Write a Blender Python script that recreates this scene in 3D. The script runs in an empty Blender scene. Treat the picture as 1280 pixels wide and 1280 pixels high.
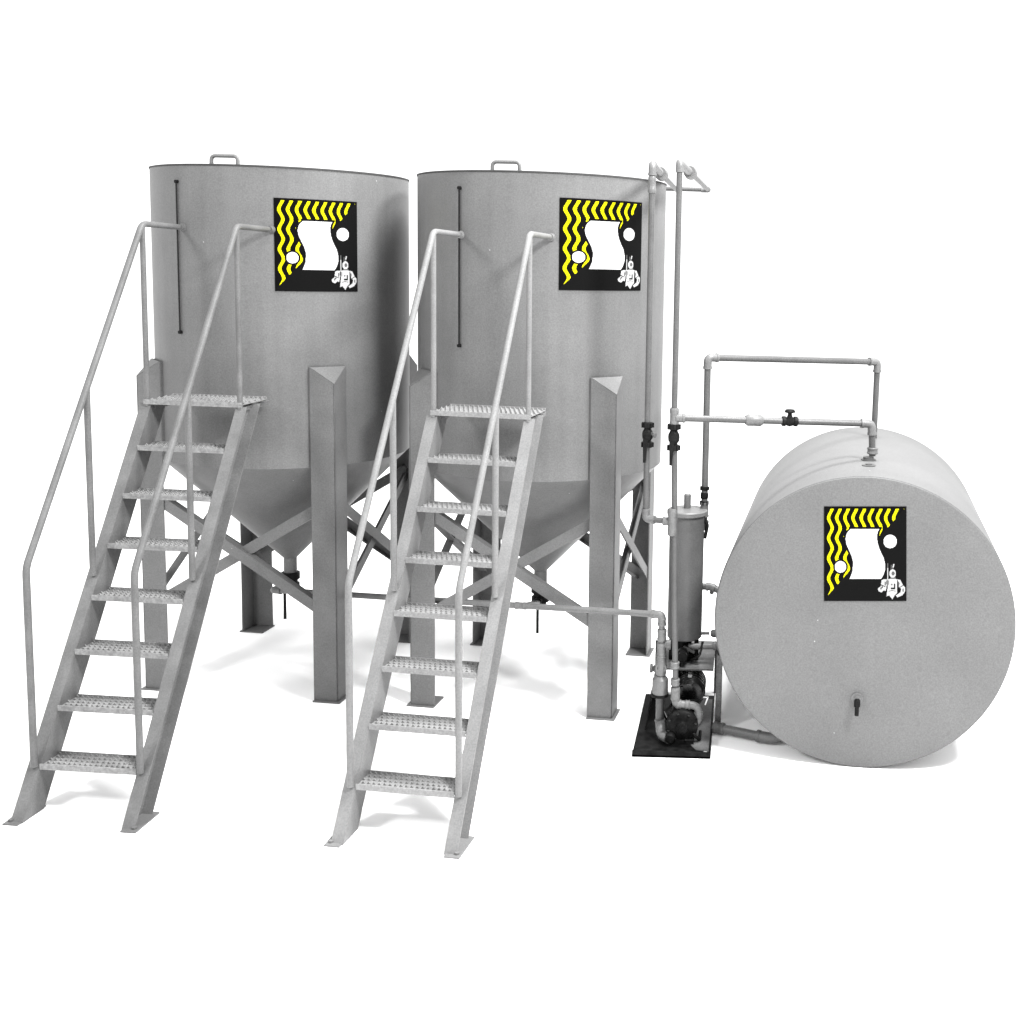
import bpy, bmesh, math, random
from mathutils import Vector, Matrix
random.seed(7)
S = bpy.context.scene
COL = S.collection
R = math.radians

# ------------------------------------------------------------------ camera
F_PX, CX, CY = 1414.48, 927.04, 480.98          # focal length and optical centre in a 1280 px frame
PITCH, ROLL, CAM_H = R(6.262), R(1.6128), 3.5953
cam_d = bpy.data.cameras.new('camera'); cam = bpy.data.objects.new('camera', cam_d); COL.objects.link(cam)
Fv = Vector((0, math.cos(PITCH), -math.sin(PITCH))); Rv = Vector((1, 0, 0)); Uv = Vector((0, math.sin(PITCH), math.cos(PITCH)))
R2 = Rv*math.cos(ROLL)+Uv*math.sin(ROLL); U2 = Uv*math.cos(ROLL)-Rv*math.sin(ROLL)
M = Matrix.Identity(4)
for i in range(3):
    M[i][0] = R2[i]; M[i][1] = U2[i]; M[i][2] = -Fv[i]
M[2][3] = CAM_H
cam.matrix_world = M
cam_d.sensor_width = 36; cam_d.lens = F_PX/1280*36
cam_d.shift_x = -(CX-640)/1280; cam_d.shift_y = -(640-CY)/1280
cam_d.clip_end = 500; cam_d.clip_start = .1
S.camera = cam

# ------------------------------------------------------------------ light
W = bpy.data.worlds.new('World'); S.world = W; W.use_nodes = True
bg = W.node_tree.nodes['Background']; bg.inputs[0].default_value = (1, 1, 1, 1); bg.inputs[1].default_value = 1.12
def area(name, loc, target, size, power):
    l = bpy.data.lights.new(name, 'AREA'); l.shape = 'DISK'; l.size = size; l.energy = power
    o = bpy.data.objects.new(name, l); COL.objects.link(o); o.location = loc
    o.rotation_euler = (Vector(target)-Vector(loc)).to_track_quat('-Z', 'Y').to_euler()
area('added_left_light', (-7.5, 1.5, 7.5), (-3.0, 8.8, 1.6), 1.6, 420)  # added unseen lamp, lights the left tank and stair
area('added_right_light', (3.8, 4.2, 8.2), (0.2, 9.0, 1.8), 1.6, 1250)  # added unseen lamp, makes the right side brighter
area('added_top_light', (1.2, 8.6, 10.5), (.4, 8.8, 0), 3.0, 1700)  # added unseen lamp, brightens the drum top
S.view_settings.view_transform = 'Standard'; S.view_settings.look = 'None'
S.view_settings.exposure = .55; S.view_settings.gamma = 1; S.view_settings.use_curve_mapping = False
S.render.engine = 'CYCLES'

# ------------------------------------------------------------------ materials
def mat(name, col, rough=.5, metal=0., var=.12, scale=3., specks=0., bump=.02, bscale=140., streak=0., spec=.5):
    m = bpy.data.materials.new(name); m.use_nodes = True; nt = m.node_tree; N = nt.nodes; L = nt.links
    b = N['Principled BSDF']; b.inputs['Roughness'].default_value = rough; b.inputs['Metallic'].default_value = metal
    b.inputs['Specular IOR Level'].default_value = spec
    tc = N.new('ShaderNodeTexCoord')
    n1 = N.new('ShaderNodeTexNoise'); n1.inputs['Scale'].default_value = scale; n1.inputs['Detail'].default_value = 6
    L.new(tc.outputs['Object'], n1.inputs['Vector'])
    mr = N.new('ShaderNodeMapRange'); mr.inputs['From Min'].default_value = .3; mr.inputs['From Max'].default_value = .7
    mr.inputs['To Min'].default_value = 1-var; mr.inputs['To Max'].default_value = 1+var
    L.new(n1.outputs['Fac'], mr.inputs['Value'])
    n2 = N.new('ShaderNodeTexNoise'); n2.inputs['Scale'].default_value = 95; n2.inputs['Detail'].default_value = 3
    L.new(tc.outputs['Object'], n2.inputs['Vector'])
    m2 = N.new('ShaderNodeMapRange'); m2.inputs['From Min'].default_value = .3; m2.inputs['From Max'].default_value = .7
    gr = max(var*.55, .14 if var > .03 else 0); m2.inputs['To Min'].default_value = 1-gr; m2.inputs['To Max'].default_value = 1+gr
    L.new(n2.outputs['Fac'], m2.inputs['Value'])
    mu = N.new('ShaderNodeMath'); mu.operation = 'MULTIPLY'; L.new(mr.outputs[0], mu.inputs[0]); L.new(m2.outputs[0], mu.inputs[1])
    last = mu.outputs[0]
    if streak:
        mp = N.new('ShaderNodeMapping'); mp.inputs['Scale'].default_value = (9, 9, .35); L.new(tc.outputs['Object'], mp.inputs['Vector'])
        n3 = N.new('ShaderNodeTexNoise'); n3.inputs['Scale'].default_value = 1.3; n3.inputs['Detail'].default_value = 5; L.new(mp.outputs[0], n3.inputs['Vector'])
        m3 = N.new('ShaderNodeMapRange'); m3.inputs['From Min'].default_value = .3; m3.inputs['From Max'].default_value = .7
        m3.inputs['To Min'].default_value = 1-streak; m3.inputs['To Max'].default_value = 1+streak; L.new(n3.outputs['Fac'], m3.inputs['Value'])
        q = N.new('ShaderNodeMath'); q.operation = 'MULTIPLY'; L.new(last, q.inputs[0]); L.new(m3.outputs[0], q.inputs[1]); last = q.outputs[0]
    mx = N.new('ShaderNodeVectorMath'); mx.operation = 'SCALE'; mx.inputs[0].default_value = col if hasattr(col, '__len__') else (col,)*3
    L.new(last, mx.inputs['Scale']); outc = mx.outputs[0]
    if specks:
        v = N.new('ShaderNodeTexVoronoi'); v.inputs['Scale'].default_value = 4.2; L.new(tc.outputs['Object'], v.inputs['Vector'])
        lt = N.new('ShaderNodeMath'); lt.operation = 'LESS_THAN'; lt.inputs[1].default_value = specks; L.new(v.outputs['Distance'], lt.inputs[0])
        mixc = N.new('ShaderNodeMixRGB'); mixc.inputs[2].default_value = (.24, .24, .24, 1)
        L.new(lt.outputs[0], mixc.inputs[0]); L.new(outc, mixc.inputs[1]); outc = mixc.outputs[0]
    L.new(outc, b.inputs['Base Color'])
    if bump:
        nb = N.new('ShaderNodeTexNoise'); nb.inputs['Scale'].default_value = bscale; nb.inputs['Detail'].default_value = 3
        L.new(tc.outputs['Object'], nb.inputs['Vector'])
        bp = N.new('ShaderNodeBump'); bp.inputs['Strength'].default_value = min(1, bump*8); bp.inputs['Distance'].default_value = bump*.1
        L.new(nb.outputs['Fac'], bp.inputs['Height']); L.new(bp.outputs[0], b.inputs['Normal'])
    return m
PAINT = mat('grey_tank_paint', .093, .42, spec=.15, var=.09, scale=2.2, specks=.02, streak=.05)
DRUM = mat('grey_drum_paint', .088, .42, spec=.15, var=.07, scale=1.6, specks=.02)
LEGP = mat('grey_leg_paint', .090, .5, spec=.18, var=.10, scale=4, specks=.018)
STAIR = mat('light_grey_stair_paint', .125, .5, spec=.15, var=.10, scale=5)
STAIR1 = mat('shaded_stair_paint', .085, .5, spec=.15, var=.18, scale=5)  # left stair colour darkened to carry the light falling off leftwards
TREAD1 = mat('shaded_tread', .15, .6, var=.25, scale=40, bump=.05, bscale=70, spec=.15)  # left treads toned down for the same light falloff
TREAD = mat('galvanised_tread', .165, .55, var=.15, scale=60, bump=.05, bscale=70, spec=.2)
PIPE = mat('grey_pipe', .060, .42, spec=.25, var=.12, scale=7)
PIPEL = mat('pale_plastic_pipe', .095, .4, spec=.25, var=.10, scale=9)
BLACK = mat('black_enamel', .005, .22, var=.3, scale=9, spec=.2)
VALVE = mat('black_valve_plastic', .007, .45, var=.3, scale=20, spec=.05)
RIM = mat('dark_rubber_rim', .03, .6, var=.2, spec=.1)
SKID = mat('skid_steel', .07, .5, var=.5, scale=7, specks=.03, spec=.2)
SKIDD = mat('skid_dark_steel', .005, .45, var=.8, scale=14, spec=.04)
STEELB = mat('bright_bare_steel', .55, .3, metal=.6, var=.2)
S_BLACK = mat('sticker_black', .002, .5, var=0, bump=0, spec=.02)
S_SOFT = mat('sticker_charcoal', .003, .5, var=0, bump=0, spec=.02)
S_YEL = mat('sticker_yellow', (.40, .385, .001), .6, var=0, bump=0, spec=.05)
S_WHITE = mat('sticker_white', .38, .6, var=0, bump=0, spec=.05)
S_INK = mat('sticker_white_print', .25, .6, var=0, bump=0, spec=.02)
S_GREY = mat('sticker_grey', .05, .6, var=0, bump=0, spec=.05)
FLOOR = mat('white_studio_floor', .95, .9, var=.01, bump=0, spec=.0)

# ------------------------------------------------------------------ mesh helpers
def tag(o, label, cat, group=None):
    o['label'] = label; o['category'] = cat
    if group: o['group'] = group
    return o
def empty(name, loc, label, cat, group=None):
    o = bpy.data.objects.new(name, None); o.location = loc; o.empty_display_size = .2; COL.objects.link(o)
    return tag(o, label, cat, group)
def wloc(o):
    v = Vector(o.location)
    while o.parent: o = o.parent; v += Vector(o.location)
    return v
class MB:
    """collects shapes in world coordinates, builds one object"""
    def __init__(s): s.bm = bmesh.new()
    def box(s, c, size, rot=None):
        m = Matrix.Translation(Vector(c)) @ (rot.to_4x4() if rot else Matrix.Identity(4)) @ Matrix.Diagonal((*size, 1))
        bmesh.ops.create_cube(s.bm, size=1, matrix=m); return s
    def prism(s, pts, vec):
        a = [s.bm.verts.new(Vector(p)) for p in pts]; b = [s.bm.verts.new(Vector(p)+Vector(vec)) for p in pts]; n = len(a)
        s.bm.faces.new(a); s.bm.faces.new(b[::-1])
        for i in range(n): s.bm.faces.new((a[i], b[i], b[(i+1) % n], a[(i+1) % n]))
        return s
    def lathe(s, base, axis, prof, n=32, cap=True):
        """prof: list of (radius, distance along axis)"""
        base = Vector(base); ax = Vector(axis).normalized(); u = ax.orthogonal().normalized(); v = ax.cross(u); rings = []
        for r, h in prof:
            rings.append([s.bm.verts.new(base+ax*h+(u*math.cos(2*math.pi*i/n)+v*math.sin(2*math.pi*i/n))*max(r, 1e-4)) for i in range(n)])
        for a, b in zip(rings, rings[1:]):
            for i in range(n): s.bm.faces.new((a[i], a[(i+1) % n], b[(i+1) % n], b[i]))
        if cap: s.bm.faces.new(rings[0][::-1]); s.bm.faces.new(rings[-1])
        return s
    def tube(s, pts, r, fillet=.0, n=14):
        P = [Vector(p) for p in pts]; Q = [P[0]]
        for i in range(1, len(P)-1):
            a, b, c = P[i-1], P[i], P[i+1]; d1 = (a-b); d2 = (c-b); f = min(fillet, d1.length*.45, d2.length*.45)
            if f <= 1e-5: Q.append(b); continue
            A = b+d1.normalized()*f; B = b+d2.normalized()*f
            for k in range(7):
                t = k/6; Q.append(A.lerp(b, t).lerp(b.lerp(B, t), t))
        Q.append(P[-1]); rings = []; u = None
        for i, q in enumerate(Q):
            t = (Q[min(i+1, len(Q)-1)]-Q[max(i-1, 0)]).normalized()
            if u is None: u = t.orthogonal().normalized()
            u = (u-t*u.dot(t)).normalized(); v = t.cross(u)
            k = 1.
            if 0 < i < len(Q)-1:
                c = (Q[i]-Q[i-1]).normalized().dot((Q[i+1]-Q[i]).normalized())
            rings.append([s.bm.verts.new(q+(u*math.cos(2*math.pi*j/n)+v*math.sin(2*math.pi*j/n))*r) for j in range(n)])
        for a, b in zip(rings, rings[1:]):
            for i in range(n): s.bm.faces.new((a[i], a[(i+1) % n], b[(i+1) % n], b[i]))
        s.bm.faces.new(rings[0][::-1]); s.bm.faces.new(rings[-1]); return s
    def beam(s, a, b, w, t, up=(0, 0, 1)):
        """rectangular bar a-b; w across (in the side direction), t along up"""
        a = Vector(a); b = Vector(b); d = b-a; x = d.normalized(); z = (Vector(up)-x*Vector(up).dot(x)).normalized(); y = z.cross(x)
        m = Matrix((x, y, z)).transposed()
        return s.box((a+b)/2, (d.length, w, t), m)
    def build(s, name, m, parent=None, bevel=0., label=None, sharp=35):
        bm = s.bm; bmesh.ops.recalc_face_normals(bm, faces=bm.faces[:])
        off = wloc(parent) if parent else Vector((0, 0, 0))
        if parent is None:
            xs = [v.co for v in bm.verts]; off = Vector((sum(v.x for v in xs)/len(xs), sum(v.y for v in xs)/len(xs), min(v.z for v in xs)))
        for v in bm.verts: v.co -= off
        for f in bm.faces: f.smooth = True
        for e in bm.edges:
            if len(e.link_faces) == 2 and e.calc_face_angle(0) > R(sharp): e.smooth = False
        me = bpy.data.meshes.new(name); bm.to_mesh(me); bm.free()
        for q in (m if isinstance(m, (list, tuple)) else [m]): me.materials.append(q)
        o = bpy.data.objects.new(name, me); COL.objects.link(o)
        if parent: o.parent = parent
        else: o.location = off
        if bevel:
            b = o.modifiers.new('edge', 'BEVEL'); b.width = bevel; b.segments = 2; b.limit_method = 'ANGLE'; b.angle_limit = R(50)
        if label: o['label'] = label
        return o
def azv(a, r=1.): a = R(a); return Vector((math.sin(a)*r, -math.cos(a)*r, 0))
Z = Vector((0, 0, 1))

# ------------------------------------------------------------------ the setting
g = MB(); g.bm.faces.new([g.bm.verts.new(v) for v in ((-120, -60, 0), (120, -60, 0), (120, 180, 0), (-120, 180, 0))])
o = g.build('ground', FLOOR); o['kind'] = 'structure'

# ------------------------------------------------------------------ emblem sticker
WL = [(375, 400), (400, 372), (430, 352), (490, 340), (550, 350), (620, 380), (690, 410), (750, 425), (850, 420), (900, 405), (945, 385)]
WR = [(375, 720), (400, 705), (430, 696), (470, 692), (540, 700), (610, 722), (700, 765), (750, 778), (800, 785), (850, 780), (900, 765), (945, 738)]
def itp(T, y):
    if y <= T[0][0]: return T[0][1]
    for (a, p), (b, q) in zip(T, T[1:]):
        if y <= b: return p+(q-p)*(y-a)/(b-a)
    return T[-1][1]
def inpoly(x, y, P):
    c = False; j = len(P)-1
    for i in range(len(P)):
        if (P[i][1] > y) != (P[j][1] > y) and x < (P[j][0]-P[i][0])*(y-P[i][1])/(P[j][1]-P[i][1])+P[i][0]: c = not c
        j = i
    return c
TOR = [(812, 955), (835, 945), (900, 945), (925, 955), (915, 1050), (918, 1105), (890, 1135), (865, 1180), (830, 1135), (800, 1145), (812, 1050)]
LAR = [(745, 962), (770, 948), (803, 952), (800, 1040), (788, 1088), (770, 1075), (745, 1102), (712, 1088), (702, 1058), (735, 1030)]
RAR = [(922, 950), (955, 958), (978, 1010), (1008, 1045), (1004, 1095), (975, 1135), (920, 1158), (902, 1138), (955, 1100), (965, 1060), (940, 1040)]
SKT = [(815, 1100), (865, 1080), (912, 1100), (865, 1178)]
def emblem(x, y):
    # 0 black, 1 charcoal, 2 yellow, 3 white, 4 grey
    ell = lambda cx, cy, rx, ry: ((x-cx)/rx)**2+((y-cy)/ry)**2 < 1
    if ell(840, 518, 74, 76) or ell(282, 808, 64, 66): return 3
    if 375 <= y <= 947 and itp(WL, y) < x < itp(WR, y): return 3
    if x > 690 and y > 765:
        if 808 < x < 816 and 768 < y < 960: return 5 if y > 820 else 4
        if abs(x-(850+.12*(830-y))) < 5 and 785 < y < 832: return 4
        if abs(x-(868-.25*(y-830))) < 7 and 778 < y < 834: return 5 if y < 815 else 4
        if ell(873, 882, 18, 24): return 4
        if ell(868, 885, 37, 48): return 5
        if 842 < x < 902 and 928 < y < 946: return 4
        if (abs(x-(800+.1*(y-950))) < 5 and 965 < y < 1050) or (abs(x-(922+.05*(y-950))) < 5 and 958 < y < 1060): return 0
        if abs(y-(1025+.5*(x-760))) < 5 and 735 < x < 790: return 0
        if abs(y-(1035-.6*(x-960))) < 5 and 935 < x < 992: return 0
        if (846 < x < 899 and 1043 < y < 1064) or (882 < x < 899 and 1000 < y < 1050): return 0
        if abs(y-(1094-.002*(0)-14*math.cos((x-865)/30))) < 4 and 825 < x < 905: return 4
        if ell(785, 1000, 9, 26) or ell(935, 1000, 10, 24) or ell(738, 1055, 8, 16) or ell(985, 1075, 8, 22) or ell(822, 990, 5, 30) or ell(858, 1010, 8, 12): return 4
        if ell(930, 1003, 8, 16) or ell(752, 1040, 8, 10) or ell(926, 1060, 9, 30): return 0
        if inpoly(x, y, TOR) or inpoly(x, y, LAR) or inpoly(x, y, RAR): return 5
    s = (x-96)/926; t = (y-122)/1078
    diag = .017+(.98-s)*.989
    if t > diag: return 1
    if t > .021 and s < .985:
        for k in range(11):
            c = .078+.0988*k; xc = c-.0215*math.cos(2*math.pi*(t-.119)/.213)
            if abs(s-xc) < .0192:
                if ((x-282)/84)**2+((y-808)/86)**2 < 1: return 0
                if 352 <= y <= 950 and itp(WL, y)-27 < x < itp(WR, y)+26: return 0
                return 2
    return 0
NX, NY = 186, 216
GRID = [[emblem(96+926*(i+.5)/NX, 122+1078*(j+.5)/NY) for i in range(NX)] for j in range(NY)]
def sticker(fn, parent):
    bm = bmesh.new(); V = [[bm.verts.new(fn(i/NX, j/NY, .004)) for i in range(NX+1)] for j in range(NY+1)]
    for j in range(NY):
        for i in range(NX):
            f = bm.faces.new((V[j][i], V[j+1][i], V[j+1][i+1], V[j][i+1])); f.material_index = GRID[j][i]
    # thin edge so that the sheet has a real thickness
    rim = [V[0][i] for i in range(NX+1)]+[V[j][NX] for j in range(1, NY+1)]+[V[NY][i] for i in range(NX-1, -1, -1)]+[V[j][0] for j in range(NY-1, 0, -1)]
    uv = [(i/NX, 0) for i in range(NX+1)]+[(1, j/NY) for j in range(1, NY+1)]+[(i/NX, 1) for i in range(NX-1, -1, -1)]+[(0, j/NY) for j in range(NY-1, 0, -1)]
    back = [bm.verts.new(fn(a, b, -.004)) for a, b in uv]; n = len(rim)
    for i in range(n): bm.faces.new((rim[i], rim[(i+1) % n], back[(i+1) % n], back[i]))
    m = MB(); m.bm.free(); m.bm = bm
    return m.build('emblem_sticker', [S_BLACK, S_SOFT, S_YEL, S_WHITE, S_GREY, S_INK], parent)

# ------------------------------------------------------------------ hopper tanks
ZT, ZB = 4.203, 1.890
PH, RL, LW = 38.87, 1.156, .195
def hopper_tank(c, label, dec, rod, han):
    c = Vector((c[0], c[1], 0))
    T = empty('hopper_tank', c, label, 'tank', 'hopper tanks on four legs')
    MB().lathe(c, Z, [(.985, ZB), (1, ZB), (1, ZT-.012), (.985, ZT-.012)], 128).build('shell', PAINT, T)
    lid = MB().lathe(c, Z, [(.99, ZT-.0115), (1.005, ZT-.0115), (1.005, ZT-.001), (.985, ZT+.004), (.0, ZT+.03)], 128).build('lid', RIM, T)
    a = azv(han, .9); t = Z.cross(azv(han)).normalized()
    h = .070; w = .105
    MB().tube([c+a-t*w+Z*(ZT-.01), c+a-t*w+Z*(ZT+h), c+a+t*w+Z*(ZT+h), c+a+t*w+Z*(ZT-.01)], .0145, .045).build('lid_handle', PIPEL, lid)
    hop = MB().lathe(c, Z, [(.9965, ZB-.0008), (.055, .93), (.055, .80)], 128).build('cone', PAINT, T)
    # outlet valve under the cone
    v = MB().lathe(c, Z, [(.05, .62), (.05, .66), (.075, .66), (.075, .70), (.06, .70), (.06, .74), (.078, .74), (.078, .797), (.045, .797)], 20)
    ov = v.lathe(c+Vector((0, -.12, .69)), (0, 1, 0), [(.03, 0), (.03, .08)], 12).build('outlet_valve', VALVE, T)
    MB().beam(c+Vector((0, -.13, .69)), c+Vector((.0, -.13, .42)), .022, .012, (0, 1, 0)).build('valve_lever', VALVE, ov)
    # weld seam between shell and cone
    # legs: angle sections with sloped caps and foot plates
    h = LW/math.sqrt(2); cor = []
    for k in range(4):
        a = azv(PH+90*k); t = Vector((-a.y, a.x, 0)); P = c+a*RL; cor.append((P, a, t)); th = .012
        leg = MB()
        zi, zo = 2.683, 2.561
        for sgn in (-1, 1):
            E = P-a*(h+.004)+t*(h+.004)*sgn; n = (a*h+t*h*sgn).normalized()   # outward normal of this flange
            q = [P+Z*.012, E+Z*.012, E+Z*zi, P+Z*zo]
            leg.prism(q, -n*th)
            Ei = E-n*.001; leg.prism([Ei+Z*ZB, Ei-a*.04+Z*ZB, Ei-a*.04+Z*(zi-.004), Ei+Z*(zi-.004)], -t*sgn*.008)
        leg.prism([P+Z*zo, P-a*h+t*h+Z*zi, P-a*h-t*h+Z*zi], -Z*.012)
        lo = leg.build('leg', LEGP, T, bevel=.003)
        m = Matrix(((t+a).normalized(), (a-t).normalized(), Z)).transposed()
        MB().box(P-a*.125+Z*.006, (.225, .225, .012), m).build('foot_plate', LEGP, lo, bevel=.002)
    # cross braces of steel angle between neighbouring legs
    for k in range(4):
        P, a, t = cor[k]; Q, b, u = cor[(k+1) % 4]
        d = (Q-P).normalized(); out = Vector((d.y, -d.x, 0)); out = out if out.dot(P-c) > 0 else -out
        for s, (z0, z1) in enumerate(((1.60, .72), (.72, 1.60))):
            A = P+d*.1+Z*z0-out*(.016+.02*s+.008*s); B = Q-d*.1+Z*z1-out*(.016+.02*s+.008*s)
            m = MB(); m.beam(A, B, .008, .085, Z)
            e = (B-A).normalized(); nn = out.cross(e).normalized(); nn = nn if nn.z > 0 else -nn
            off = nn*(-.038 if s else .038)
            m.beam(A+off-out*.034, B+off-out*.034, .06, .008, nn)
            m.build('cross_brace', LEGP, T)
    # level gauge rod
    a0, z0, z1 = rod
    r = MB().tube([c+azv(a0, 1.014)+Z*z0, c+azv(a0, 1.014)+Z*z1], .0065, n=10).build('gauge_rod', BLACK, T)
    for z in (z0, z1):
        MB().tube([c+azv(a0, .99)+Z*z, c+azv(a0, 1.024)+Z*z], .013, n=12).build('rod_bracket', VALVE, r)
    A0, A1, zt, zb = dec
    sticker(lambda u, w, e: c+azv(A0+(A1-A0)*u, 1.0015+e)+Z*(zt+(zb-zt)*w), T)
    return T
C1 = (-3.872, 9.583); C2 = (-1.666, 9.400)
hopper_tank(C1, 'left of the two tall grey hopper tanks on legs, behind the leftmost stair', (17.6, 53.6, 3.968, 3.266), (-26.6, 4.071, 2.928), -5.6)
hopper_tank(C2, 'right of the two tall grey hopper tanks on legs, standing beside the tall risers', (16.6, 58.3, 4.02, 3.34), (-27.7, 4.073, 2.899), -8.0)

# ------------------------------------------------------------------ stairs
ZP, UP, UG, B = 2.474, 1.462, 2.968, .348
ZH, UK, ZK, UM = 3.738, 2.783, 1.582, 2.141
def stair(c, ang, label, paint, tread):
    c = Vector((c[0], c[1], 0)); a = azv(ang); t = Vector((-a.y, a.x, 0))
    P = lambda u, s, z: c+a*u+t*s+Z*z
    T = empty('access_stair', P((UP+UG)/2, 0, 0), label, 'stairs', 'steel access stairs')
    slope = (P(UG, 0, 0)-P(UP, 0, ZP)).normalized(); nrm = t.cross(slope).normalized(); nrm = nrm if nrm.z > 0 else -nrm
    for sg in (-1, 1):
        s = sg*(B-.03)
        A = P(UP-.02, s, ZP-.045)-nrm*.06; Bo = P(UG, s, 0)-nrm*.06
        # cut level at the ground: web quad
        m = MB(); dep = .17; th = .008
        def q(d, z_end=.004):   # a line parallel to the slope at depth d; top and bottom points
            top = P(UP, s, ZP-.03)-nrm*d; 
            k = (top.z-z_end)/(-slope.z); return top, top+slope*k
        t0, b0 = q(0); t1, b1 = q(dep)
        # level top cut
        k = (t0.z-t1.z)/slope.z; t1 = t1+slope*k
        m.prism([t0, t1, b1, b0], t*sg*th)
        for d in (0, dep-th):
            p0, e0 = q(d); p1, e1 = q(d+th)
            if d: p0 = p0+slope*((t0.z-p0.z)/slope.z); p1 = p1+slope*((t0.z-p1.z)/slope.z)
            m.prism([p0+t*sg*th, p1+t*sg*th, e1+t*sg*th, e0+t*sg*th], t*sg*.072)
        so = m.build('stringer', paint, T)
        f = P(UG-.03, sg*(B+.03), .005)
        MB().box(f-a*.09, (.10, .26, .010), Matrix((t, a, Z)).transposed()).lathe(f+t*.02*sg+Z*.004, Z, [(.016, 0), (.016, .014)], 6).build('foot_plate', paint, so)
        # hand rail
        r = .0215; sr = sg*B
        rail = MB().tube([P(1.0, sr, ZH-.01), P(UP, sr, ZH), P(UK, sr, ZK), P(UK, sr, .295)], r, .05).build('handrail', paint, T)
        MB().lathe(P(1.0, sr*1, ZH-.01)+a*(-.06), a, [(.030, 0), (.030, .010), (.025, .012), (.025, .04)], 18).build('rail_flange', paint, rail)
        MB().tube([P(UP, sr, ZH-.01), P(UP, sr, ZP-.05)], .019).build('rail_post', paint, rail)
        zm = ZK+(ZH-ZK)*(UK-UM)/(UK-UP); zs = ZP*(UG-UM)/(UG-UP)
        MB().tube([P(UM, sr, zm), P(UM, sr, zs-.005)], .021).build('rail_post', paint, rail)
    for i in range(1, 8):
        z = ZP*(1-i/8); u = UP+(UG-UP)*i/8
        grate(P(u-.10, 0, z), a, t, .20, 2*B-.064, 'tread', T, tread)
    # platform
    pf = grate(P((UP+1.10)/2+.01, 0, ZP), a, t, UP-1.10+.02, 2*B+.035, 'platform', T, tread)
    for sg in (-1, 1):
        MB().beam(P(1.003, sg*B*.93, ZP-.056), P(UP-.04, sg*B*.93, ZP-.056), .03, .03).build('platform_bracket', paint, T)
    return T
def grate(ctr, a, t, du, dv, name, parent, tread):
    """safety grating plank: pierced top with raised teeth, folded edges"""
    m = MB(); th = .036; rot = Matrix((t, a, Z)).transposed()
    m.box(ctr-Z*(th*.45), (dv, du, .006), rot)
    for s in (-1, 1):
        m.box(ctr+a*s*(du/2-.004)-Z*th*.45, (dv, .007, th), rot)
    # raised strands: zigzag teeth rows
    rows = max(4, int(du/.04)); n = int(dv/.034)
    for j in range(rows):
        u = -du/2+.012+(du-.024)*j/(rows-1)
        for i in range(n):
            v = -dv/2+dv*(i+.25+.5*(j % 2))/n
            p = ctr+a*u+t*v
            hgt = -.001+.004*random.random()
            w = .011
            m.prism([p-t*w-Z*.012, p+t*w-Z*.012, p+Z*hgt], a*.010)
    return m.build(name, tread, parent)
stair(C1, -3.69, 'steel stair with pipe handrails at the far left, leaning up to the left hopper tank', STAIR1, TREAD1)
stair(C2, -6.97, 'steel stair with pipe handrails climbing to the right hopper tank, second from the left', STAIR, TREAD)

# ------------------------------------------------------------------ horizontal drum tank
al = R(5.603); ax = Vector((math.sin(al), math.cos(al), 0)); sd = Vector((math.cos(al), -math.sin(al), 0))
C3 = Vector((.908, 7.775, 1.063)); R3, L3 = 1.063, 2.426
T = empty('drum_tank', (C3+ax*L3/2)*1-Z*1.063, 'large grey drum tank lying on its side, round flat end facing us', 'tank')
MB().lathe(C3, ax, [(R3-.02, .02), (R3-.004, .012), (R3, .022), (R3, L3-.02), (R3-.01, L3), (.0, L3)], 160).build('shell', DRUM, T)
MB().lathe(C3, ax, [(.0, 0), (.5, 0), (R3-.022, 0), (R3-.010, .003), (R3-.006, .0118), (R3-.03, .0118)], 160, cap=False).build('end_plate', DRUM, T)
def drum_sticker(u, w, e):          # stuck on slightly turned on the flat end
    x = (1-w)*(-.307+.572*u)+w*(-.283+.577*u); z = (1-w)*(.834+.028*u)+w*(.154+.034*u)
    return C3+sd*x+Z*z-ax*(.0015+e)
sticker(drum_sticker, T)
d = C3+sd*-.022+Z*-.545
dv = MB().lathe(d-ax*.0, -ax, [(.042, 0), (.042, .014), (.026, .014), (.026, .05)], 20).build('drain_cock', PIPEL, T)
MB().lathe(d-ax*.055-Z*.045, Z, [(.014, 0), (.022, .006), (.022, .05), (.014, .06)], 14).lathe(d-ax*.055-Z*.105, Z, [(.015, 0), (.015, .07)], 14).beam(d-ax*.08+Z*.01, d-ax*.085-Z*.05+sd*.006, .014, .008, (0, 1, 0)).build('drain_tap', VALVE, dv)
st = C3+ax*.66+Z*R3
MB().lathe(st+ax*.0-Z*.02, Z, [(.055, 0), (.055, .028), (.04, .028), (.04, .045)], 20).build('filler_socket', PIPE, T)
MB().lathe(C3+ax*.42+Z*(R3-.02), Z, [(.05, 0), (.05, .026), (.025, .028), (.025, .034)], 20).build('filler_plug', PIPE, T)

# ------------------------------------------------------------------ pump skid
T = empty('pump_skid', (-.42, 8.45, 0), 'low dark steel skid frame carrying the pump and shelf, beside the drum tank', 'frame')
MB().box((-.437, 8.43, .012), (.565, 1.16, .014)).box((-.437, 7.853, .028), (.565, .006, .050)).box((-.152, 8.43, .028), (.006, 1.16, .05)).build('tray', SKIDD, T, bevel=.002)
MB().prism([(x, y, .0195) for x, y in ((-.165, 7.93), (-.165, 8.92), (-.24, 8.92), (-.29, 8.70), (-.25, 8.45), (-.275, 8.30), (-.31, 8.15), (-.30, 8.03), (-.26, 7.95))], (0, 0, .004)).build('lit_bare_patch', SKID, T)  # lit, bare area of the tray floor, put in as a paler sheet
sh = MB().box((-.385, 8.79, .440), (.46, .66, .012)).box((-.385, 8.458, .442), (.46, .006, .016)).build('shelf', SKID, T, bevel=.002)
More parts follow.
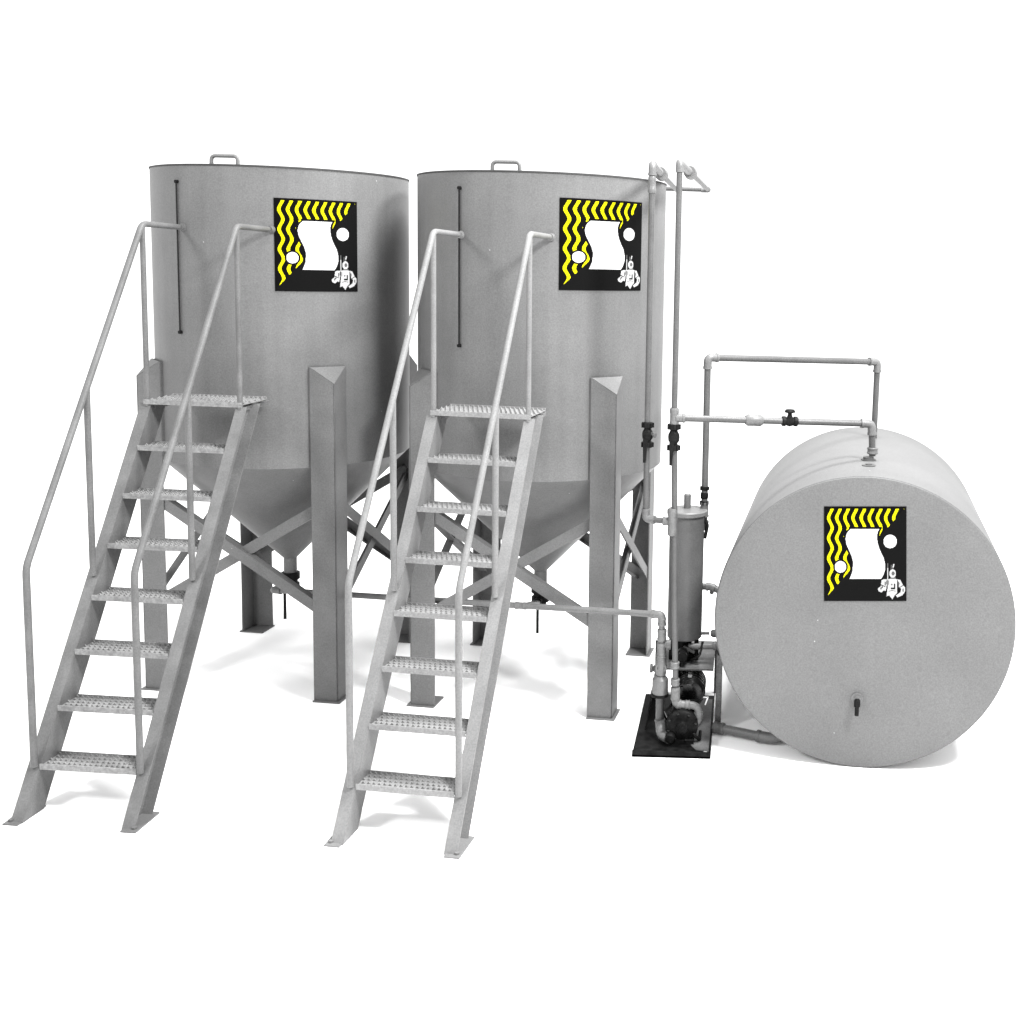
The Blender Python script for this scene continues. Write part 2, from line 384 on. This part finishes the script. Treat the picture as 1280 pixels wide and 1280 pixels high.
for x, y0, y1 in ((-.108, 8.37, 8.40), (-.135, 9.10, 9.10), (-.63, 9.10, 9.10)):
    m = MB(); m.beam((x, y0, .004), (x, y1, .58 if x > -.12 else .445), .045, .007, (0, 1, 0)); m.beam((x-.022, y0+.022, .004), (x-.022, y1+.022, .58 if x > -.12 else .445), .007, .04, (0, 1, 0)); m.build('post', SKID, T)
MB().prism([(-.665, 8.28, .005), (-.605, 8.47, .46), (-.605, 9.05, .46), (-.665, 9.05, .005)], (.008, 0, 0)).build('side_panel', SKIDD, T)
MB().lathe((-.19, 7.90, .018), Z, [(.018, 0), (.018, .012)], 6).build('bolt', STEELB, T)

# pump with its electric motor
T = empty('pump', (-.36, 8.35, .02), 'black electric pump with a shiny round motor on the skid tray', 'pump')
mo = MB().lathe((-.332, 8.36, .285), (0, 1, 0), [(.0, 0), (.06, 0), (.095, .01), (.112, .04), (.112, .30), (.10, .33), (.0, .34)], 40).build('motor', BLACK, T)
MB().box((-.345, 8.62, .10), (.16, .14, .22)).build('motor_base', SKIDD, T, bevel=.006)
MB().prism([(-.350, 8.41, .3955), (-.320, 8.41, .3955), (-.320, 8.52, .3955), (-.350, 8.52, .3955)], (0, 0, .004)).build('name_plate', STEELB, mo)
MB().lathe((-.37, 8.03, .155), (0, 1, 0), [(.0, -.02), (.04, -.02), (.048, .0), (.10, .012), (.118, .03), (.118, .10), (.095, .12), (.085, .16), (.085, .30)], 40).lathe((-.37, 8.01, .155), (0, -1, 0), [(.022, 0), (.022, .012)], 6).box((-.34, 8.22, .22), (.17, .12, .11)).build('pump_housing', SKIDD, T)
MB().box((-.37, 8.12, .035), (.18, .16, .05)).build('pump_foot', SKIDD, T, bevel=.008)
MB().lathe((-.455, 7.99, .08), (0, 1, 0), [(.030, 0), (.038, .015), (.038, .06), (.03, .08)], 24).build('drain_plug', SKIDD, T)
for k in range(8):
    q = 2*math.pi*k/8+.3; MB().lathe((-.37+.104*math.cos(q), 8.042, .155+.104*math.sin(q)), (0, -1, 0), [(.010, 0), (.010, .010), (.004, .014)], 8).build('bolt', BLACK, T)
MB().beam((-.225, 8.30, .285), (-.185, 8.30, .285), .006, .010).beam((-.190, 8.30, .285), (-.21, 8.30, .225), .006, .010).build('switch_bracket', STEELB, T)

MB().box((-.345, 8.30, .375), (.075, .10, .05)).tube([(-.38, 8.30, .375), (-.44, 8.28, .36), (-.47, 8.30, .22), (-.50, 8.42, .04), (-.56, 8.66, .04)], .010, .06).build('junction_box', BLACK, T, bevel=.004)
for k in range(5): MB().lathe((-.332, 8.42+.05*k, .285), (0, 1, 0), [(.113, 0), (.118, .004), (.118, .012), (.113, .016)], 40).build('cooling_fin', BLACK, mo)
MB().lathe((-.44, 8.10, .20), (-.5, 0, .8), [(.028, 0), (.028, .03), (.018, .035), (.018, .06), (.03, .065), (.03, .08)], 10).build('priming_cap', SKIDD, T)
MB().tube([(-.30, 8.06, .10), (-.26, 8.06, .07), (-.24, 8.10, .035), (-.24, 8.25, .035)], .012, .02).build('drain_hose', SKIDD, T)

# filter canister
fc = Vector((-.398, 8.70, 0))
T = empty('filter_canister', fc+Z*.447, 'upright grey filter cylinder with a flat lid, behind the risers', 'filter')
MB().lathe(fc, Z, [(.128, .62), (.137, .63), (.137, 1.60), (.13, 1.605)], 48).build('shell', PIPE, T)
l = MB().lathe(fc, Z, [(.15, 1.606), (.158, 1.615), (.158, 1.642), (.15, 1.65), (.02, 1.66)], 48).build('lid', PIPEL, T)
MB().lathe(fc, Z, [(.028, 1.655), (.028, 1.765), (.022, 1.772)], 20).build('vent_stub', PIPEL, l)
m = MB().lathe(fc, Z, [(.09, .452), (.09, .50), (.06, .52), (.06, .60), (.12, .617)], 24)
m.tube([fc+Vector((-.1, -.06, .455)), fc+Vector((-.1, -.06, .62))], .018).tube([fc+Vector((.1, -.06, .455)), fc+Vector((.1, -.06, .62))], .018).build('base_fitting', SKIDD, T)
fv = MB().lathe(fc+Vector((.0, -.10, .53)), (0, -1, 0), [(.03, 0), (.045, .01), (.045, .05), (.03, .06), (.036, .08), (.036, .12)], 16).tube([fc+Vector((.0, -.17, .53)), fc+Vector((-.03, -.19, .48)), fc+Vector((-.03, -.19, .30))], .018, .02).build('base_valve', VALVE, T)
MB().box(fc+Vector((.045, -.15, .57)), (.10, .014, .02), Matrix.Rotation(.5, 3, 'Y')).build('valve_lever', BLACK, fv)
MB().tube([fc+Vector((.06, -.12, .47)), fc+Vector((.13, -.15, .52)), fc+Vector((.15, -.10, .62))], .010, .03).build('sample_tube', BLACK, T)

# ------------------------------------------------------------------ pipes
def pipe_thing(loc, label, cat='pipe', group=None, name='pipe_run'): return empty(name, loc, label, cat, group)
def pipe(T, pts, r, m, fillet=.05, name='pipe', elbows=True, er=1.28):
    o = MB().tube(pts, r, fillet).build(name, m, T)
    if elbows:
        P = [Vector(p) for p in pts]
        for i in range(1, len(P)-1):
            d1 = (P[i-1]-P[i]); d2 = (P[i+1]-P[i]); L = min(r*3.2, d1.length*.45, d2.length*.45)
            A = P[i]+d1.normalized()*L; Bq = P[i]+d2.normalized()*L
            e = MB().tube([A, P[i], Bq], r*er, L*.8)
            for q, dd in ((A, d1), (Bq, d2)): e.lathe(q-dd.normalized()*r*.5, dd, [(r*er*1.1, 0), (r*er*1.1, r*.7)], 16)
            e.build('elbow', PIPEL, T)
    return o
def collar(T, p, axis, r, L, m=None, name='collar'):
    ax_ = Vector(axis).normalized(); p = Vector(p)-ax_*L/2
    return MB().lathe(p, ax_, [(r*.92, 0), (r*1.06, L*.08), (r*1.06, L*.25), (r*.97, L*.3), (r*.97, L*.7), (r*1.06, L*.75), (r*1.06, L*.92), (r*.92, L)], 20).build(name, m or PIPEL, T)
def ball_valve(T, p, lever=1, side=(1, 0, 0), s=1.):
    """black union ball valve on a vertical pipe with its lever hanging along it"""
    p = Vector(p)
    v = MB().lathe(p-Z*.135*s, Z, [(.030*s, 0), (.056*s, .006*s), (.060*s, .03*s), (.054*s, .055*s), (.036*s, .062*s), (.040*s, .08*s), (.055*s, .10*s), (.058*s, .135*s), (.055*s, .165*s),
                          (.040*s, .19*s), (.036*s, .205*s), (.054*s, .212*s), (.060*s, .235*s), (.054*s, .262*s), (.030*s, .27*s)], 14)
    for k in range(7):                                             # ribs of the union nuts
        q = 2*math.pi*k/7
        for dz in (-.105, .102): v.box(p+Vector((math.cos(q)*.058*s, math.sin(q)*.058*s, dz*s)), (.018*s, .018*s, .05*s), Matrix.Rotation(q, 3, 'Z'))
    o = v.build('ball_valve', VALVE, T)
    hm = MB().lathe(p+Vector((0, -.05*s, 0)), (0, -1, 0), [(.032*s, 0), (.032*s, .03*s), (.02*s, .035*s)], 14)
    if lever: hm.prism([p+Vector((-.030, -.075*s, .03)), p+Vector((.010, -.075*s, .03)), p+Vector((-.006, -.075*s, -.20)), p+Vector((-.026, -.075*s, -.20))], (0, .010, 0))
    hm.build('valve_lever', VALVE, o)
    if side: MB().tube([p+Vector(side)*.03*s, p+Vector(side)*.085*s+Vector((0, 0, .02))], .016*s).lathe(p+Vector(side)*.08*s, side, [(.024*s, 0), (.024*s, .014)], 12).build('side_port', PIPE, o)
    return o

rA = .031
# long suction header from the left tank to the skid
hx0, hx1 = Vector((-3.872, 9.22, .745)), Vector((-.545, 8.20, .955))
T = pipe_thing((-2.2, 8.7, 0), 'long thin level pipe running low under both hopper tanks to the pump skid')
pipe(T, [Vector((-3.872, 9.54, .67)), hx0, hx1, Vector((-.545, 8.20, .14))], .024, PIPEL, .05)
br = hx0.lerp(hx1, (C2[0]-hx0.x)/(hx1.x-hx0.x)+.00)
pipe(T, [Vector((C2[0], C2[1]-.04, .66)), Vector((br.x, br.y, br.z-.005))], .022, PIPEL, .05, name='branch_pipe')
collar(T, br, hx1-hx0, .028, .1, name='tee')
for z, L, r in ((.905, .05, .030), (.80, .09, .034), (.69, .10, .034), (.62, .05, .037), (.40+.055, .05, .040)): collar(T, (-.543, 8.20, z), Z, r, L)
MB().tube([(-.543, 8.20, .80), (-.575, 8.20, .80)], .016).build('test_nipple', PIPEL, T)
MB().tube([(-.543, 8.20, .725), (-.49, 8.20, .725)], .026).lathe((-.505, 8.20, .725), (1, 0, 0), [(.036, 0), (.036, .03)], 14).build('side_port', PIPEL, T)
t1 = MB().lathe((-.543, 8.235, .552), (0, -1, 0), [(.040, 0), (.044, .03), (.044, .06), (.040, .065)], 20).lathe((-.543, 8.2, .49), Z, [(.036, 0), (.040, .02), (.040, .10), (.036, .12)], 20).build('tee', PIPEL, T)
MB().lathe((-.543, 8.170, .552), (0, -1, 0), [(.026, -.002), (.026, .003)], 20).build('port_hole', BLACK, t1)
MB().tube([(-.60, 8.24, .525), (-.555, 8.22, .525)], .026).lathe((-.61, 8.24, .525), (-1, 0, 0), [(.034, 0), (.034, .02)], 14).build('side_stub', SKID, T)
MB().lathe((-.548, 8.20, .345), Z, [(.045, -.0), (.058, .0), (.060, .02), (.060, .115), (.040, .14)], 28).build('strainer_bowl', PIPEL, T)
MB().lathe((-.548, 8.20, .328), Z, [(.064, 0), (.066, .008), (.064, .02)], 28).build('clamp_ring', SKIDD, T)
MB().lathe((-.546, 8.20, .13), Z, [(.032, 0), (.032, .20)], 20).lathe((-.544, 8.195, .12), Z, [(.036, 0), (.040, .01), (.040, .025), (.034, .03)], 20).build('lower_pipe', PIPE, T)
MB().tube([(-.541, 8.185, .125), (-.530, 8.12, .055), (-.47, 8.05, .06)], .037, .05).build('suction_elbow', PIPEL, T)

# riser A (left) and riser B (right), joined by the cross link
T = pipe_thing((-.44, 8.15, .2), 'pair of tall thin riser pipes with black valves, standing beside the right hopper tank', 'pipe', name='riser_pipes')
xa, ya, za = -.679, 8.18, 4.255
xb, yb, zb_ = -.480, 8.10, 4.272
zl = 1.685
YB = 11.2
pipe(T, [(xb, yb, zl), (xa, ya, zl), (xa, ya, za), (xa, YB, za)], .022, PIPE, .045, name='left_riser')
pipe(T, [(-.425, 8.12, .33), (-.448, 8.12, 1.0), (xb, yb, 2.5), (xb, yb, zb_), (xb+.10, YB, zb_), (-1.67, YB, zb_), (-1.67, 10.25, zb_), (-1.67, 10.25, 4.2)], .0215, PIPE, .045, name='right_riser', elbows=False)
for p0, p1, p2 in (((xb, yb, zb_), (0, 0, -1), (.03, 1, 0)), ((xb+.10, YB, zb_), (-.03, -1, 0), (-1, 0, 0)), ((-1.67, YB, zb_), (1, 0, 0), (0, -1, 0)), ((-1.67, 10.25, zb_), (0, 1, 0), (0, 0, -1))):
    P0 = Vector(p0); MB().tube([P0+Vector(p1).normalized()*.07, P0, P0+Vector(p2).normalized()*.07], .028, .06).build('elbow', PIPEL, T)
collar(T, (xa, ya+.85, za), (0, 1, 0), .048, .22, name='union'); collar(T, (xb+.03, yb+.95, zb_), (0, 1, 0), .048, .22, name='union')
for x_, z_, dx in ((xa, za, 0), (xb, zb_, .025)):
    MB().tube([(x_, 8.2, z_), (x_+dx, 8.95, z_)], .029).build('reducer', PIPEL, T)
collar(T, (xa, ya, za-.14), Z, .027, .12)
collar(T, (xb, yb, zl), Z, .031, .20, name='tee'); collar(T, (xb-.045, yb+.02, zl), (1, 0, 0), .031, .05)
ball_valve(T, (xa+.002, ya, 2.312), side=(.85, -.5, 0), s=.70); ball_valve(T, (xb, yb, 2.312), side=None, s=.74)
collar(T, (xb, yb, 2.455), Z, .032, .14, name='tee')
for z, L in ((.60, .05), (.47, .05), (.38, .10)): collar(T, (-.428-(z-.33)*.034, 8.12, z), Z, .033, L)
# discharge bend to the pump
MB().tube([(-.425, 8.12, .42), (-.424, 8.12, .298), (-.36, 8.12, .295)], .031, .05).tube([(-.375, 8.12, .295), (-.255, 8.12, .292), (-.252, 8.12, .17), (-.31, 8.10, .145)], .029, .07).build('discharge_bend', PIPEL, T)
for q, dd in (((-.40, 8.12, .297), (1, 0, 0)), ((-.335, 8.12, .295), (1, 0, 0)), ((-.253, 8.12, .225), (0, 0, 1))): collar(T, q, dd, .034, .035)

# branch from riser B to the drum tank top with a stop valve
T = pipe_thing((.27, 8.3, 2.4), 'thin level pipe with a dark stop valve, from the risers to the drum tank top')
e0, e1 = Vector((xb, yb, 2.452)), Vector((.985, 8.42, 2.405))
pipe(T, [e0+Vector((.03, 0, 0)), e1, Vector((1.0, 8.425, 2.16))], .025, PIPE, .04)
dd = (e1-e0)
MB().lathe(e0+dd*.395, dd, [(.032, -.065), (.045, -.045), (.043, 0), (.045, .045), (.032, .065)], 14).build('coupling', PIPEL, T)
vp = e0+dd*.575
v = MB().lathe(vp, dd, [(.028, -.062), (.038, -.056), (.038, -.034), (.030, -.03), (.040, 0), (.030, .03), (.038, .034), (.038, .056), (.028, .062)], 14).build('stop_valve', VALVE, T)
MB().lathe(vp+Z*.03, Z, [(.022, 0), (.016, .02), (.015, .03), (.038, .036), (.040, .046), (.030, .058), (.015, .055)], 20).build('hand_wheel', VALVE, v)
collar(T, e0+Vector((.045, 0, 0)), (1, 0, 0), .032, .07)
collar(T, (1.0, 8.425, 2.20), Z, .04, .05)

# loop from the filter up and over into the drum tank
T = pipe_thing((.4, 9.0, 1.6), 'thin pipe arch rising from the filter and over to the drum tank top', name='pipe_arch')
pipe(T, [(-.30, 8.72, 1.48), (-.262, 8.745, 1.52), (-.266, 8.75, 1.64), (-.268, 8.75, 2.84), (1.145, 9.55, 2.775), (1.14, 9.55, 2.10)], .026, PIPE, .05, er=1.25)
ball_valve(T, (-.268, 8.75, 1.752), lever=0, side=None, s=.56)
MB().tube([(-.28, 8.70, 1.60), (-.235, 8.70, 1.53), (-.255, 8.70, 1.42)], .014, .02).build('drain_stub', VALVE, T)

# low pipe from the skid to the bottom of the drum tank
T = pipe_thing((.2, 8.2, 0), 'short thick pale pipe near the ground, from the skid post to under the drum tank')
pipe(T, [(-.13, 8.30, .05), (.30, 8.12, .05), (.62, 8.20, .14)], .035, PIPEL, .05, er=1.2)
collar(T, (-.10, 8.29, .05), (1, -.4, 0), .043, .09)
T = pipe_thing((-.2, 8.6, .5), 'short pale pipe from the filter base to the side of the drum tank')
pipe(T, [(-.36, 8.60, .575), (-.02, 8.60, .59)], .024, PIPEL); collar(T, (-.12, 8.60, .587), (1, 0, 0), .033, .10)
MB().tube([(-.34, 8.68, .655), (-.2, 8.68, .66)], .013).lathe((-.19, 8.68, .66), (1, 0, 0), [(.022, 0), (.032, .02), (.032, .12)], 18).build('side_port', PIPE, T)
T = pipe_thing((-.2, 8.75, 1.0), 'tiny bent pipe stub between the filter shell and the drum tank')
pipe(T, [(-.27, 8.74, 1.02), (-.20, 8.74, 1.02), (-.13, 8.72, .995)], .027, PIPE, .03, er=1.15)
MB().lathe((-.19, 8.712, .985), (0, -1, 0), [(.018, 0), (.018, .008)], 12).build('plug', BLACK, T)
